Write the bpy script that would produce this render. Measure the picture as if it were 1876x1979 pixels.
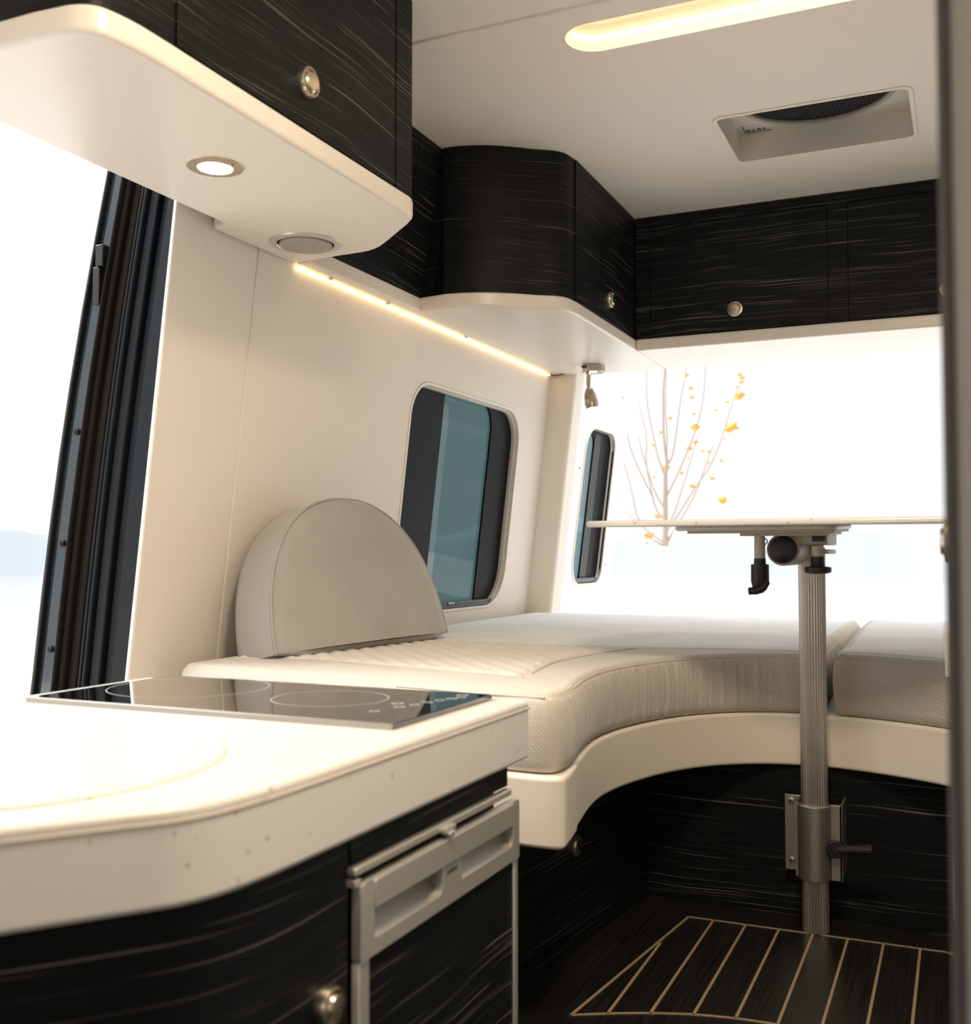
import bpy, bmesh, math, random
from mathutils import Vector, Matrix
random.seed(7)
for o in list(bpy.data.objects): bpy.data.objects.remove(o)
S = bpy.context.scene
COL = S.collection
PI = math.pi
R = math.radians

# ------------------------------------------------------------------ camera, sky, sun, exposure
cam_d = bpy.data.cameras.new('camera'); cam = bpy.data.objects.new('camera', cam_d); COL.objects.link(cam)
cam.location = (0, 0, .70)
cam.rotation_euler = (PI/2 + math.atan(81/2062), 0, R(24.3))
cam_d.sensor_fit = 'HORIZONTAL'; cam_d.sensor_width = 36.0; cam_d.lens = 36*2062/1876
cam_d.clip_start = .02; cam_d.clip_end = 2000
cam_d.dof.use_dof = True; cam_d.dof.focus_distance = 2.3; cam_d.dof.aperture_fstop = 6.2
S.camera = cam
S.view_settings.view_transform = 'Standard'; S.view_settings.look = 'None'
S.view_settings.gamma = 1.0; S.view_settings.use_curve_mapping = False
S.view_settings.exposure = 0.1

world = bpy.data.worlds.new('overcast_sky'); S.world = world; world.use_nodes = True
wn = world.node_tree; wn.nodes.clear()
w_out = wn.nodes.new('ShaderNodeOutputWorld'); w_bg = wn.nodes.new('ShaderNodeBackground')
w_tc = wn.nodes.new('ShaderNodeTexCoord'); w_sep = wn.nodes.new('ShaderNodeSeparateXYZ')
w_ramp = wn.nodes.new('ShaderNodeValToRGB')
wn.links.new(w_tc.outputs['Generated'], w_sep.inputs[0])
wn.links.new(w_sep.outputs['Z'], w_ramp.inputs[0])
wn.links.new(w_ramp.outputs[0], w_bg.inputs[0]); wn.links.new(w_bg.outputs[0], w_out.inputs[0])
el = w_ramp.color_ramp.elements
el[0].position = 0.0; el[0].color = (.965, .974, .981, 1)
el[1].position = .28; el[1].color = (1.0, 1.02, 1.05, 1)
e = el.new(.55); e.color = (2.3, 2.35, 2.45, 1)
e = el.new(1.0); e.color = (3.2, 3.3, 3.5, 1)
w_bg.inputs[1].default_value = 1.0

def sun(name, rot, strength, angle, color):
    l = bpy.data.lights.new(name, 'SUN'); l.energy = strength; l.angle = R(angle); l.color = color
    o = bpy.data.objects.new(name, l); o.rotation_euler = rot; COL.objects.link(o); return o
# veiled sun, high on the left, coming in by the open sliding door
sun('veiled_sun', (R(48), 0, R(-72)), 2.6, 30, (1.0, .97, .92))

def area(name, loc, rot, sx, sy, power, color):
    l = bpy.data.lights.new(name, 'AREA'); l.shape = 'RECTANGLE'; l.size = sx; l.size_y = sy
    l.energy = power; l.color = color
    o = bpy.data.objects.new(name, l); o.location = loc; o.rotation_euler = rot; COL.objects.link(o); return o
# fill lamps added out of view, and the LED tape of the ceiling slot
area('aisle_fill', (-.12, .74, 1.678), (0, 0, 0), .26, .22, 18, (1.0, .82, .60))  # unseen fill, added to brighten the bench edge and worktop front
area('slot_led_tape', (-.15, 1.885, 1.733), (0, 0, 0), 1.0, .04, 1.1, (1.0, .80, .56))
area('cab_fill', (-.35, -1.1, 1.0), (R(90), 0, 0), 1.3, .7, 2.0, (.97, .98, 1.0))  # added fill behind the camera, stands in for daylight from the cab

# ------------------------------------------------------------------ materials
def new_mat(name):
    m = bpy.data.materials.new(name); m.use_nodes = True
    nt = m.node_tree; b = nt.nodes['Principled BSDF']; return m, nt, b
def pset(b, col=None, rough=.5, metal=0, spec=None, coat=None, ccoat=.05, sheen=None, emis=None, es=0):
    if col: b.inputs['Base Color'].default_value = (*col, 1)
    b.inputs['Roughness'].default_value = rough; b.inputs['Metallic'].default_value = metal
    if spec is not None: b.inputs['Specular IOR Level'].default_value = spec
    if coat is not None: b.inputs['Coat Weight'].default_value = coat; b.inputs['Coat Roughness'].default_value = ccoat
    if sheen is not None: b.inputs['Sheen Weight'].default_value = sheen; b.inputs['Sheen Roughness'].default_value = .5
    if emis: b.inputs['Emission Color'].default_value = (*emis, 1); b.inputs['Emission Strength'].default_value = es
def nd(nt, t, **k):
    n = nt.nodes.new(t)
    for a, v in k.items(): setattr(n, a, v)
    return n
def coords(nt, scale=(1, 1, 1), rot=(0, 0, 0), src='Object'):
    tc = nd(nt, 'ShaderNodeTexCoord'); mp = nd(nt, 'ShaderNodeMapping')
    mp.inputs['Scale'].default_value = scale; mp.inputs['Rotation'].default_value = rot
    nt.links.new(tc.outputs[src], mp.inputs[0]); return mp.outputs[0]
def noise(nt, vec, scale, detail=3, rough=.5):
    n = nd(nt, 'ShaderNodeTexNoise'); n.inputs['Scale'].default_value = scale
    n.inputs['Detail'].default_value = detail; n.inputs['Roughness'].default_value = rough
    nt.links.new(vec, n.inputs['Vector']); return n.outputs['Fac']
def ramp(nt, fac, stops):
    r = nd(nt, 'ShaderNodeValToRGB'); nt.links.new(fac, r.inputs[0]); e = r.color_ramp.elements
    e[0].position, e[0].color = stops[0][0], (*stops[0][1], 1)
    e[1].position, e[1].color = stops[-1][0], (*stops[-1][1], 1)
    for p, c in stops[1:-1]:
        x = e.new(p); x.color = (*c, 1)
    return r.outputs[0]
def math_(nt, op, a, b=None, c=None):
    n = nd(nt, 'ShaderNodeMath', operation=op)
    for i, v in enumerate((a, b, c)):
        if v is None: continue
        if isinstance(v, (int, float)): n.inputs[i].default_value = v
        else: nt.links.new(v, n.inputs[i])
    return n.outputs[0]
def bump(nt, b, h, strength, dist=.01, prev=None):
    n = nd(nt, 'ShaderNodeBump'); n.inputs['Strength'].default_value = strength; n.inputs['Distance'].default_value = dist
    nt.links.new(h, n.inputs['Height'])
    if prev is not None: nt.links.new(prev, n.inputs['Normal'])
    nt.links.new(n.outputs[0], b.inputs['Normal']); return n.outputs[0]

def plain(name, col, rough=.5, metal=0, **k):
    m, nt, b = new_mat(name); pset(b, col, rough, metal, **k)
    v = coords(nt); f = noise(nt, v, 60, 2)
    r = math_(nt, 'MULTIPLY_ADD', f, .12, rough - .06); nt.links.new(r, b.inputs['Roughness'])
    return m

def mk_vinyl(name, col, rough=.45, bs=.12):
    m, nt, b = new_mat(name); pset(b, col, rough)
    v = coords(nt); f1 = noise(nt, v, 900, 2); f2 = noise(nt, v, 9, 3)
    n1 = bump(nt, b, f1, bs, .0006); bump(nt, b, f2, .12, .01, n1)
    return m
def mk_wood(name):
    m, nt, b = new_mat(name); pset(b, (.01, .011, .012), .48, spec=.16)
    v = coords(nt)
    warp = noise(nt, v, 2.6, 1)
    sep = nd(nt, 'ShaderNodeSeparateXYZ'); nt.links.new(v, sep.inputs[0])
    z2 = math_(nt, 'MULTIPLY_ADD', warp, .038, sep.outputs['Z'])
    def layer(sxy, sz, lo, hi, off):
        c = nd(nt, 'ShaderNodeCombineXYZ')
        nt.links.new(math_(nt, 'MULTIPLY_ADD', sep.outputs['X'], sxy, off), c.inputs[0])
        nt.links.new(math_(nt, 'MULTIPLY_ADD', sep.outputs['Y'], sxy, off), c.inputs[1])
        nt.links.new(math_(nt, 'MULTIPLY', z2, sz), c.inputs[2])
        f = noise(nt, c.outputs[0], 1.0, 1)
        return ramp(nt, f, [(lo, (0, 0, 0)), (hi, (1, 1, 1))])
    a = layer(2.6, 760, .685, .74, 0)
    c2 = layer(4.2, 1150, .67, .76, 31)
    fine = layer(2.5, 700, .3, .8, 11)
    mask = ramp(nt, noise(nt, v, 5, 2), [(.35, (0, 0, 0)), (.6, (1, 1, 1))])
    s1 = math_(nt, 'MULTIPLY', a, .9)
    s2 = math_(nt, 'MULTIPLY', math_(nt, 'MULTIPLY', c2, mask), .4)
    s = math_(nt, 'MAXIMUM', s1, s2)
    s = math_(nt, 'MAXIMUM', s, math_(nt, 'MULTIPLY', fine, .012))
    mix = nd(nt, 'ShaderNodeMix', data_type='RGBA')
    mix.inputs['A'].default_value = (.0048, .0056, .0064, 1); mix.inputs['B'].default_value = (.30, .30, .29, 1)
    nt.links.new(s, mix.inputs['Factor']); nt.links.new(mix.outputs['Result'], b.inputs['Base Color'])
    bump(nt, b, s, .15, .0008)
    return m
def mk_floor():
    m, nt, b = new_mat('dark_floor_planks'); pset(b, (.012, .011, .010), .28)
    v = coords(nt, (260, 5, 1)); f = noise(nt, v, 1, 3)
    c = ramp(nt, f, [(.35, (.006, .006, .006)), (.75, (.022, .020, .017))]); nt.links.new(c, b.inputs['Base Color'])
    r = math_(nt, 'MULTIPLY_ADD', f, .2, .22); nt.links.new(r, b.inputs['Roughness'])
    bump(nt, b, f, .1, .0005); return m
def mk_stone(name):
    m, nt, b = new_mat(name); pset(b, (.78, .76, .73), .3, spec=.5)
    v = coords(nt)
    vo = nd(nt, 'ShaderNodeTexVoronoi'); vo.inputs['Scale'].default_value = 75
    wv = nd(nt, 'ShaderNodeVectorMath', operation='ADD')
    wn_ = nd(nt, 'ShaderNodeTexNoise'); wn_.inputs['Scale'].default_value = 130; nt.links.new(v, wn_.inputs['Vector'])
    sc = nd(nt, 'ShaderNodeVectorMath', operation='SCALE'); sc.inputs['Scale'].default_value = .008
    nt.links.new(wn_.outputs['Color'], sc.inputs[0]); nt.links.new(v, wv.inputs[0]); nt.links.new(sc.outputs[0], wv.inputs[1])
    nt.links.new(wv.outputs[0], vo.inputs['Vector'])
    d = ramp(nt, vo.outputs['Distance'], [(.12, (1, 1, 1)), (.22, (0, 0, 0))])
    sp = nd(nt, 'ShaderNodeSeparateColor'); nt.links.new(vo.outputs['Color'], sp.inputs[0])
    pick = math_(nt, 'GREATER_THAN', sp.outputs[0], .60)
    k = math_(nt, 'MULTIPLY', math_(nt, 'MULTIPLY', d, pick), .62)
    mix = nd(nt, 'ShaderNodeMix', data_type='RGBA')
    mix.inputs['A'].default_value = (.80, .775, .735, 1); mix.inputs['B'].default_value = (.33, .25, .17, 1)
    nt.links.new(k, mix.inputs['Factor']); nt.links.new(mix.outputs['Result'], b.inputs['Base Color'])
    return m
def mk_fabric(name, col, wr_scale=(26, 26, 3.0), wr=.35, weave=1.0, sheen=.3):
    m, nt, b = new_mat(name); pset(b, col, .85, sheen=sheen, spec=.2)
    v = coords(nt)
    w = nd(nt, 'ShaderNodeTexWave', wave_type='BANDS', bands_direction='DIAGONAL')
    w.inputs['Scale'].default_value = 85; w.inputs['Distortion'].default_value = .6
    nt.links.new(v, w.inputs['Vector'])
    w2 = nd(nt, 'ShaderNodeTexWave', wave_type='BANDS', bands_direction='Z')
    w2.inputs['Scale'].default_value = 95; nt.links.new(v, w2.inputs['Vector'])
    tw = math_(nt, 'MULTIPLY', w.outputs['Fac'], w2.outputs['Fac'])
    blot = noise(nt, v, 7, 3)
    lo = tuple(c*.78 for c in col); hi = tuple(min(1, c*1.12) for c in col)
    cc = ramp(nt, math_(nt, 'MULTIPLY_ADD', tw, .45*weave, math_(nt, 'MULTIPLY', blot, .55)), [(.1, lo), (.85, hi)])
    nt.links.new(cc, b.inputs['Base Color'])
    n1 = bump(nt, b, tw, .35*weave, .0015)
    if wr:
        v2 = coords(nt, wr_scale); f = noise(nt, v2, 1, 2)
        bump(nt, b, f, wr, .012, n1)
    return m
def mk_glass(name, tint, spec_r=.03):
    m = bpy.data.materials.new(name); m.use_nodes = True; nt = m.node_tree; nt.nodes.clear()
    out = nd(nt, 'ShaderNodeOutputMaterial'); mx = nd(nt, 'ShaderNodeMixShader')
    tr = nd(nt, 'ShaderNodeBsdfTransparent'); gl = nd(nt, 'ShaderNodeBsdfGlossy')
    tr.inputs[0].default_value = (*tint, 1); gl.inputs['Roughness'].default_value = spec_r
    gl.inputs[0].default_value = (.9, .92, .95, 1); mx.inputs[0].default_value = .045
    nt.links.new(tr.outputs[0], mx.inputs[1]); nt.links.new(gl.outputs[0], mx.inputs[2])
    nt.links.new(mx.outputs[0], out.inputs[0]); return m
def mk_emit(name, col, s):
    m, nt, b = new_mat(name); pset(b, (.8, .8, .8), .5, emis=col, es=s); return m

M = dict(
    gasket=plain('dark_grey_edging', (.10, .097, .09), .5),
    ceil=mk_vinyl('cream_ceiling_fabric', (.92, .86, .775), .6),
    vinyl=mk_vinyl('cream_wall_vinyl', (.85, .785, .705), .5),
    gloss=mk_vinyl('cream_smooth_vinyl', (.85, .785, .705), .28, .05),
    seam=plain('seam_shadow_gap', (.30, .25, .19), .8),
    wood=mk_wood('black_streaked_veneer'),
    gap=plain('black_gap', (.004, .004, .004), .7),
    floor=mk_floor(),
    inlay=plain('tan_inlay', (.40, .29, .18), .5),
    stone=mk_stone('white_flecked_solid_surface'),
    fab=mk_fabric('taupe_twill_fabric', (.68, .62, .535), (30, 30, 2.5), .3),
    fab_back=mk_fabric('grey_taupe_velour', (.47, .44, .405), (7, 40, 2.0), .16, .55),
    vel=mk_fabric('soft_grey_velour', (.90, .93, .95), (9, 5, 3), .25, .4),
    quilt=mk_vinyl('quilted_cream_fabric', (.74, .69, .62), .7, .2),
    band=mk_vinyl('cream_soft_vinyl', (.88, .80, .68), .42, .1),
    nickel=plain('brushed_champagne_nickel', (.62, .54, .43), .28, 1),
    chrome=plain('polished_nickel', (.40, .355, .29), .24, 1),
    alu=plain('satin_aluminium', (.66, .62, .56), .4, 1),
    alud=plain('grey_cast_aluminium', (.42, .395, .36), .42, .85),
    silver=plain('silver_plastic', (.66, .64, .59), .36, .6),
    blackp=plain('black_plastic', (.012, .012, .013), .38),
    beigep=plain('beige_painted_metal', (.62, .54, .44), .4),
    cglass=plain('black_ceramic_glass', (.006, .007, .008), .03, coat=1, ccoat=.02, spec=1.0),
    print_=plain('grey_glass_print', (.42, .42, .42), .35),
    frit=plain('black_window_frit', (.005, .006, .007), .35, spec=.06),
    teal=mk_glass('dark_teal_privacy_glass', (.24, .335, .33)),
    teal2=mk_glass('light_teal_door_glass', (.48, .57, .585)),
    slate=plain('grey_window_track', (.05, .06, .07), .3),
    paint=plain('dark_blue_grey_car_paint', (.030, .042, .052), .10, .2, coat=1, ccoat=.03),
    paint2=plain('dark_satin_car_paint', (.007, .010, .013), .4, spec=.25),
    brush=plain('brown_black_brush_seal', (.015, .0115, .009), .9, spec=.1),
    rubber=plain('black_rubber', (.008, .009, .010), .45),
    grey=plain('warm_grey_laminate', (.60, .585, .56), .5),
    white=plain('white_plastic', (.72, .685, .63), .4),
    doorw=plain('white_door_lining', (.88, .87, .86), .5),
    fan=plain('dark_fan_mesh', (.02, .022, .022), .5),
    lgrey=plain('light_grey_speaker_grille', (.42, .39, .36), .6),
    warm=mk_emit('warm_led', (1.0, .70, .34), 2.2),
    warm2=mk_emit('warm_led_strip', (1.0, .66, .30), 5),
    cool=mk_emit('white_led_lens', (1.0, .95, .86), 14),
    bulb=mk_emit('reading_light_lens', (1.0, .86, .62), 9),
    bark=plain('brown_twig_bark', (.36, .27, .21), .8),
    wrap=plain('white_tree_wrap', (.90, .88, .86), .7),
    leaf=plain('orange_autumn_leaf', (.62, .30, .045), .6),
    ground=plain('pale_gravel', (.66, .62, .56), .9),
    shore=plain('misty_far_treeline', (.365, .39, .405), 1.0),  # aerial haze mixed into the pale blue-grey base colour
    water=plain('still_pale_lake', (.34, .335, .33), .12),
    curt=plain('grey_curtain', (.2, .2, .2), .9),
)

# ------------------------------------------------------------------ mesh helpers
ORG = {}
def tag(o, label=None, cat=None, group=None, kind=None):
    if label: o['label'] = label
    if cat: o['category'] = cat
    if group: o['group'] = group
    if kind: o['kind'] = kind
    return o
def thing(name, loc, label, cat, group=None):
    o = bpy.data.objects.new(name, None); o.empty_display_size = .05; o.location = loc
    COL.objects.link(o); ORG[o.name] = Vector(loc); return tag(o, label, cat, group)
def sharpen(bm, deg=32):
    for f in bm.faces: f.smooth = True
    for e_ in bm.edges:
        if len(e_.link_faces) == 2:
            a = e_.calc_face_angle(0)
            e_.smooth = a < R(deg)
        else: e_.smooth = False
def obj(name, bm, mat, parent=None, bev=0, seg=3, deg=32, lab=None, recalc=True):
    if recalc: bmesh.ops.recalc_face_normals(bm, faces=bm.faces)
    sharpen(bm, deg)
    if parent is None:
        xs = [v.co.x for v in bm.verts]; ys = [v.co.y for v in bm.verts]; zs = [v.co.z for v in bm.verts]
        org = Vector(((min(xs)+max(xs))/2, (min(ys)+max(ys))/2, min(zs)))
    else: org = ORG[parent.name]
    bmesh.ops.translate(bm, verts=bm.verts, vec=-org)
    me = bpy.data.meshes.new(name); bm.to_mesh(me); bm.free()
    for m in (mat if isinstance(mat, (list, tuple)) else [mat]): me.materials.append(m)
    o = bpy.data.objects.new(name, me); COL.objects.link(o)
    if parent is None: o.location = org
    else: o.parent = parent
    ORG[o.name] = org
    if bev:
        b = o.modifiers.new('bevel', 'BEVEL'); b.width = bev; b.segments = seg; b.limit_method = 'ANGLE'; b.angle_limit = R(40)
        b.harden_normals = False
    if lab: o['label'] = lab
    return o
def box(bm, x0, x1, y0, y1, z0, z1, T=None):
    vs = [Vector((x, y, z)) for z in (z0, z1) for y in (y0, y1) for x in (x0, x1)]
    if T: vs = [T(v) for v in vs]
    v = [bm.verts.new(c) for c in vs]
    for f in ((0, 2, 3, 1), (4, 5, 7, 6), (0, 1, 5, 4), (2, 6, 7, 3), (0, 4, 6, 2), (1, 3, 7, 5)):
        bm.faces.new([v[i] for i in f])
    return bm
def BX(*a, **k): return box(bmesh.new(), *a, **k)
def rrect(x0, x1, y0, y1, r, n=6):
    if not isinstance(r, (list, tuple)): r = [r]*4           # order: x1y1, x0y1, x0y0, x1y0
    P = []
    for (cx, cy, a0, rr) in ((x1, y1, 0, r[0]), (x0, y1, 90, r[1]), (x0, y0, 180, r[2]), (x1, y0, 270, r[3])):
        sx = -1 if cx == x1 else 1; sy = -1 if cy == y1 else 1
        for i in range(n+1):
            a = R(a0 + 90*i/n); P.append((cx + sx*rr + rr*math.cos(a), cy + sy*rr + rr*math.sin(a)))
    return P
def circ(cx, cy, r, n=40, ry=None):
    return [(cx + r*math.cos(2*PI*i/n), cy + (ry or r)*math.sin(2*PI*i/n)) for i in range(n)]
def smooth_path(P, closed=False, it=2):
    for _ in range(it):
        Q = []; n = len(P)
        rng = range(n) if closed else range(n-1)
        if not closed: Q.append(P[0])
        for i in rng:
            a = P[i]; b = P[(i+1) % n]
            Q.append(tuple(a[k]*.75 + b[k]*.25 for k in range(len(a)))); Q.append(tuple(a[k]*.25 + b[k]*.75 for k in range(len(a))))
        if not closed: Q.append(P[-1])
        P = Q
    return P
def plate(outer, holes, w0, w1, F=lambda u, v, w: (u, v, w), bm=None):
    """polygon with holes in (u,v), thick from w0 to w1, mapped to space by F"""
    bm = bm or bmesh.new(); t = bmesh.new()
    for L in [outer] + list(holes):
        vs = [t.verts.new((p[0], p[1], 0)) for p in L]
        for i in range(len(vs)): t.edges.new((vs[i], vs[(i+1) % len(vs)]))
    if holes: bmesh.ops.triangle_fill(t, use_beauty=True, edges=t.edges[:], use_dissolve=False)
    else: t.faces.new(t.verts[:])
    t.verts.index_update()
    uv = [(v.co.x, v.co.y) for v in t.verts]
    fs = [[v.index for v in f.verts] for f in t.faces]
    es = [[v.index for v in e_.verts] for e_ in t.edges if len(e_.link_faces) == 1]
    t.free()
    A = [bm.verts.new(F(u, v, w0)) for u, v in uv]; B = [bm.verts.new(F(u, v, w1)) for u, v in uv]
    for f in fs:
        bm.faces.new([A[i] for i in f]); bm.faces.new([B[i] for i in reversed(f)])
    for a, b in es: bm.faces.new((A[a], A[b], B[b], B[a]))
    return bm
def frame_of(axis):
    a = Vector(axis).normalized(); up = Vector((0, 0, 1)) if abs(a.z) < .9 else Vector((1, 0, 0))
    u = a.cross(up).normalized(); v = a.cross(u).normalized(); return a, u, v
def lathe(prof, org, axis, n=40, bm=None):
    """prof: list of (radius, distance along axis)"""
    bm = bm or bmesh.new(); a, u, v = frame_of(axis); org = Vector(org); rings = []
    for r, h in prof:
        if r < 1e-6: rings.append([bm.verts.new(org + a*h)])
        else: rings.append([bm.verts.new(org + a*h + (u*math.cos(2*PI*i/n) + v*math.sin(2*PI*i/n))*r) for i in range(n)])
    for p, q in zip(rings, rings[1:]):
        if len(p) == 1 and len(q) == 1: continue
        for i in range(n):
            j = (i+1) % n
            if len(p) == 1: bm.faces.new((p[0], q[i], q[j]))
            elif len(q) == 1: bm.faces.new((p[i], p[j], q[0]))
            else: bm.faces.new((p[i], p[j], q[j], q[i]))
    if len(rings[0]) > 1: bm.faces.new(list(reversed(rings[0])))
    if len(rings[-1]) > 1: bm.faces.new(rings[-1])
    return bm
def tube(P, rad, n=8, bm=None, closed=False):
    bm = bm or bmesh.new(); P = [Vector(p) for p in P]; N = len(P)
    if not isinstance(rad, (list, tuple)): rad = [rad]*N
    rings = []; u = None
    for i, p in enumerate(P):
        if closed: d = (P[(i+1) % N] - P[i-1]).normalized()
        else: d = (P[min(i+1, N-1)] - P[max(i-1, 0)]).normalized()
        if u is None:
            up = Vector((0, 0, 1)) if abs(d.z) < .9 else Vector((1, 0, 0)); u = d.cross(up).normalized()
        else: u = (u - d*u.dot(d)).normalized()
        v = d.cross(u)
        rings.append([bm.verts.new(p + (u*math.cos(2*PI*k/n) + v*math.sin(2*PI*k/n))*rad[i]) for k in range(n)])
    pr = list(zip(rings, rings[1:])) + ([(rings[-1], rings[0])] if closed else [])
    for a, b in pr:
        for k in range(n): bm.faces.new((a[k], a[(k+1) % n], b[(k+1) % n], b[k]))
    if not closed:
        bm.faces.new(list(reversed(rings[0]))); bm.faces.new(rings[-1])
    return bm
def prism(P, z0, z1, bm=None): return plate(P, [], z0, z1, bm=bm)

CEIL = 1.69
LEAN = .1162
def wx(z): return -1.26 - (1.295 - z)*LEAN            # inner face of the left wall at height z
def WALL(u, v, w): return (wx(v) - w, u, v)            # (along the van, height, outward)

# ------------------------------------------------------------------ the setting
vin = M['vinyl']
WIN = rrect(2.384, 3.113, .535, 1.150, [.108, .093, .093, .125], 8)
o = obj('wall_left', plate([(1.7085, .0), (1.7085, CEIL), (3.44, CEIL), (3.44, .0)], [WIN], 0, .045, WALL), vin, bev=.003, seg=2); tag(o, kind='structure')
o = obj('trim_1', plate(rrect(1.468, 1.707, .0, CEIL, .004, 2), [], 0, .010, WALL), vin, bev=.004, seg=3); tag(o, kind='structure')
o = obj('trim_2', plate([(1.695, 0), (1.695, CEIL-.01), (1.722, CEIL-.01), (1.722, 0)], [], .004, .06, WALL), M['seam']); tag(o, kind='structure')
# ceiling with a lamp slot and a roof fan opening
SLOT = rrect(-.690, .40, 1.853, 1.968, .057, 10)
VENT = rrect(-.512, -.096, 2.394, 2.692, .022, 5)
o = obj('ceiling', plate([(-1.25, -1.2), (.48, -1.2), (.48, 3.42), (-1.25, 3.42)], [SLOT, VENT], CEIL, CEIL+.03), M['ceil']); tag(o, kind='structure')
o = obj('floor', BX(-1.45, .50, -1.2, 3.42, -.05, 0), M['floor']); tag(o, kind='structure')
o = obj('wall_right', BX(.46, .52, -1.2, 3.42, 0, CEIL), vin); tag(o, kind='structure')
o = obj('wall_front', BX(-1.25, .52, -1.26, -1.2, 0, CEIL), vin); tag(o, kind='structure')
o = obj('trim_5', plate([(-1.2, 0), (.15, 0), (.15, CEIL), (-1.2, CEIL)], [], 0, .045, WALL), vin); tag(o, kind='structure')
o = obj('trim_6', plate([(.15, 1.375), (.15, CEIL), (1.466, CEIL), (1.466, 1.375)], [], .004, .05, WALL), vin, bev=.003); tag(o, kind='structure')
# rear corner pillars and the header above the open rear doors
def pil(s, x_in, name):
    bm = bmesh.new()
    def T(v):
        return Vector((wx(v.z) + v.x, v.y, v.z)) if s < 0 else Vector((.46 - v.x - (v.z > 1)*.03, v.y, v.z))
    box(bm, -.02, x_in, 3.325, 3.42, 0.0, 1.60, T)
    return obj(name, bm, vin, bev=.012)
tag(pil(-1, .088, 'trim_3'), kind='structure'); tag(pil(1, .09, 'trim_4'), kind='structure')
o = obj('wall_back', BX(-1.25, .47, 3.36, 3.42, 1.31, CEIL), vin, bev=.004); tag(o, kind='structure')

# ------------------------------------------------------------------ side window
wnd = thing('window_1', (wx(.84), 2.75, .543), None, None); wnd['kind'] = 'structure'
obj('reveal', plate(WIN, [rrect(2.392, 3.105, .543, 1.142, [.10, .085, .085, .118], 8)], -.0015, .020, WALL), M['gloss'], wnd, bev=.001, seg=2, lab='cream rim')
obj('glazing_bead', plate(rrect(2.391, 3.106, .542, 1.143, [.10, .085, .085, .118], 8), [rrect(2.396, 3.101, .547, 1.138, [.096, .081, .081, .114], 8)], .012, .0235, WALL), M['grey'], wnd, bev=.001, lab='grey-beige bead')
obj('window_frame', plate(rrect(2.36, 3.14, .50, 1.20, .06, 6), [rrect(2.615, 2.945, .552, 1.146, [.075, .01, .01, .01], 8)], .024, .030, WALL), M['frit'], wnd, lab='black frame band')
obj('glass', plate([(2.59, .52), (2.97, .52), (2.97, 1.19), (2.59, 1.19)], [], .0305, .0335, WALL), M['teal'], wnd, lab='dark teal glass')
obj('sliding_edge', plate(rrect(2.612, 2.660, .56, 1.115, [.03, .001, .001, .001], 5), [], .0285, .0300, WALL), mk_glass('pane_edge', (.93, .93, .93)), wnd)
bm = BX(.008, .022, 2.43, 3.06, .548, .562, lambda v: Vector(WALL(v.y, v.z, v.x)))
box(bm, .004, .012, 2.43, 3.06, .545, .553, lambda v: Vector(WALL(v.y, v.z, v.x)))
obj('window_track', bm, M['slate'], wnd, bev=.001)
bm = BX(.004, .012, 2.735, 2.775, .554, .562, lambda v: Vector(WALL(v.y, v.z, v.x)))
obj('latch', bm, M['chrome'], wnd, bev=.002)

# ------------------------------------------------------------------ open rear door, swung outwards, seen beyond the pillar
def DOOR(u, v, w): return (-1.197 - (1.295 - v)*.125 - w, u, v)
rd = thing('door_1', (-1.3, 3.75, -.2), None, None); rd['kind'] = 'structure'
DWIN = rrect(3.575, 3.905, .592, 1.150, [.06, .09, .09, .05], 8)
DWIN_IN = rrect(3.595, 3.885, .612, 1.132, [.05, .08, .08, .04], 8)
dpanel = rrect(3.45, 4.04, -.2, 1.75, .03, 4)
obj('door_lining', plate(dpanel, [DWIN], 0, .018, DOOR), M['doorw'], rd, bev=.006)
obj('door_skin', plate(dpanel, [DWIN], .036, .045, DOOR), M['paint'], rd)
f_ = obj('window_frame', plate(rrect(3.565, 3.915, .582, 1.160, [.07, .10, .10, .06], 8), [DWIN], -.003, .012, DOOR), M['gloss'], rd, bev=.002)
obj('window_surround', plate(rrect(3.56, 3.92, .575, 1.165, .05, 6), [rrect(3.565, 3.715, .60, 1.140, [.05, .01, .01, .03], 8)], .020, .026, DOOR), M['frit'], rd)
obj('inner_frame_band', plate(rrect(3.715, 3.785, .60, 1.14, .02, 4), [], .0185, .0199, DOOR), M['rubber'], rd)  # black inner band of the door window frame
obj('glass', plate(rrect(3.562, 3.74, .59, 1.15, .03, 6), [], .0265, .029, DOOR), M['teal2'], rd, lab='pale teal glass')
obj('window_track', BX(-.004, .004, 3.60, 3.88, .594, .612, lambda v: Vector(DOOR(v.y, v.z, v.x+.01))), M['slate'], rd, bev=.002)
for (y, z) in ((3.50, 1.32), (3.53, 1.00), (3.50, 1.25), (3.93, 1.30), (3.95, .66)):
    obj('screw_cap', lathe([(0, .003), (.004, .002), (.005, 0)], DOOR(y, z, -.001), (1, 0, 0), 12), M['lgrey'], rd)

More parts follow.
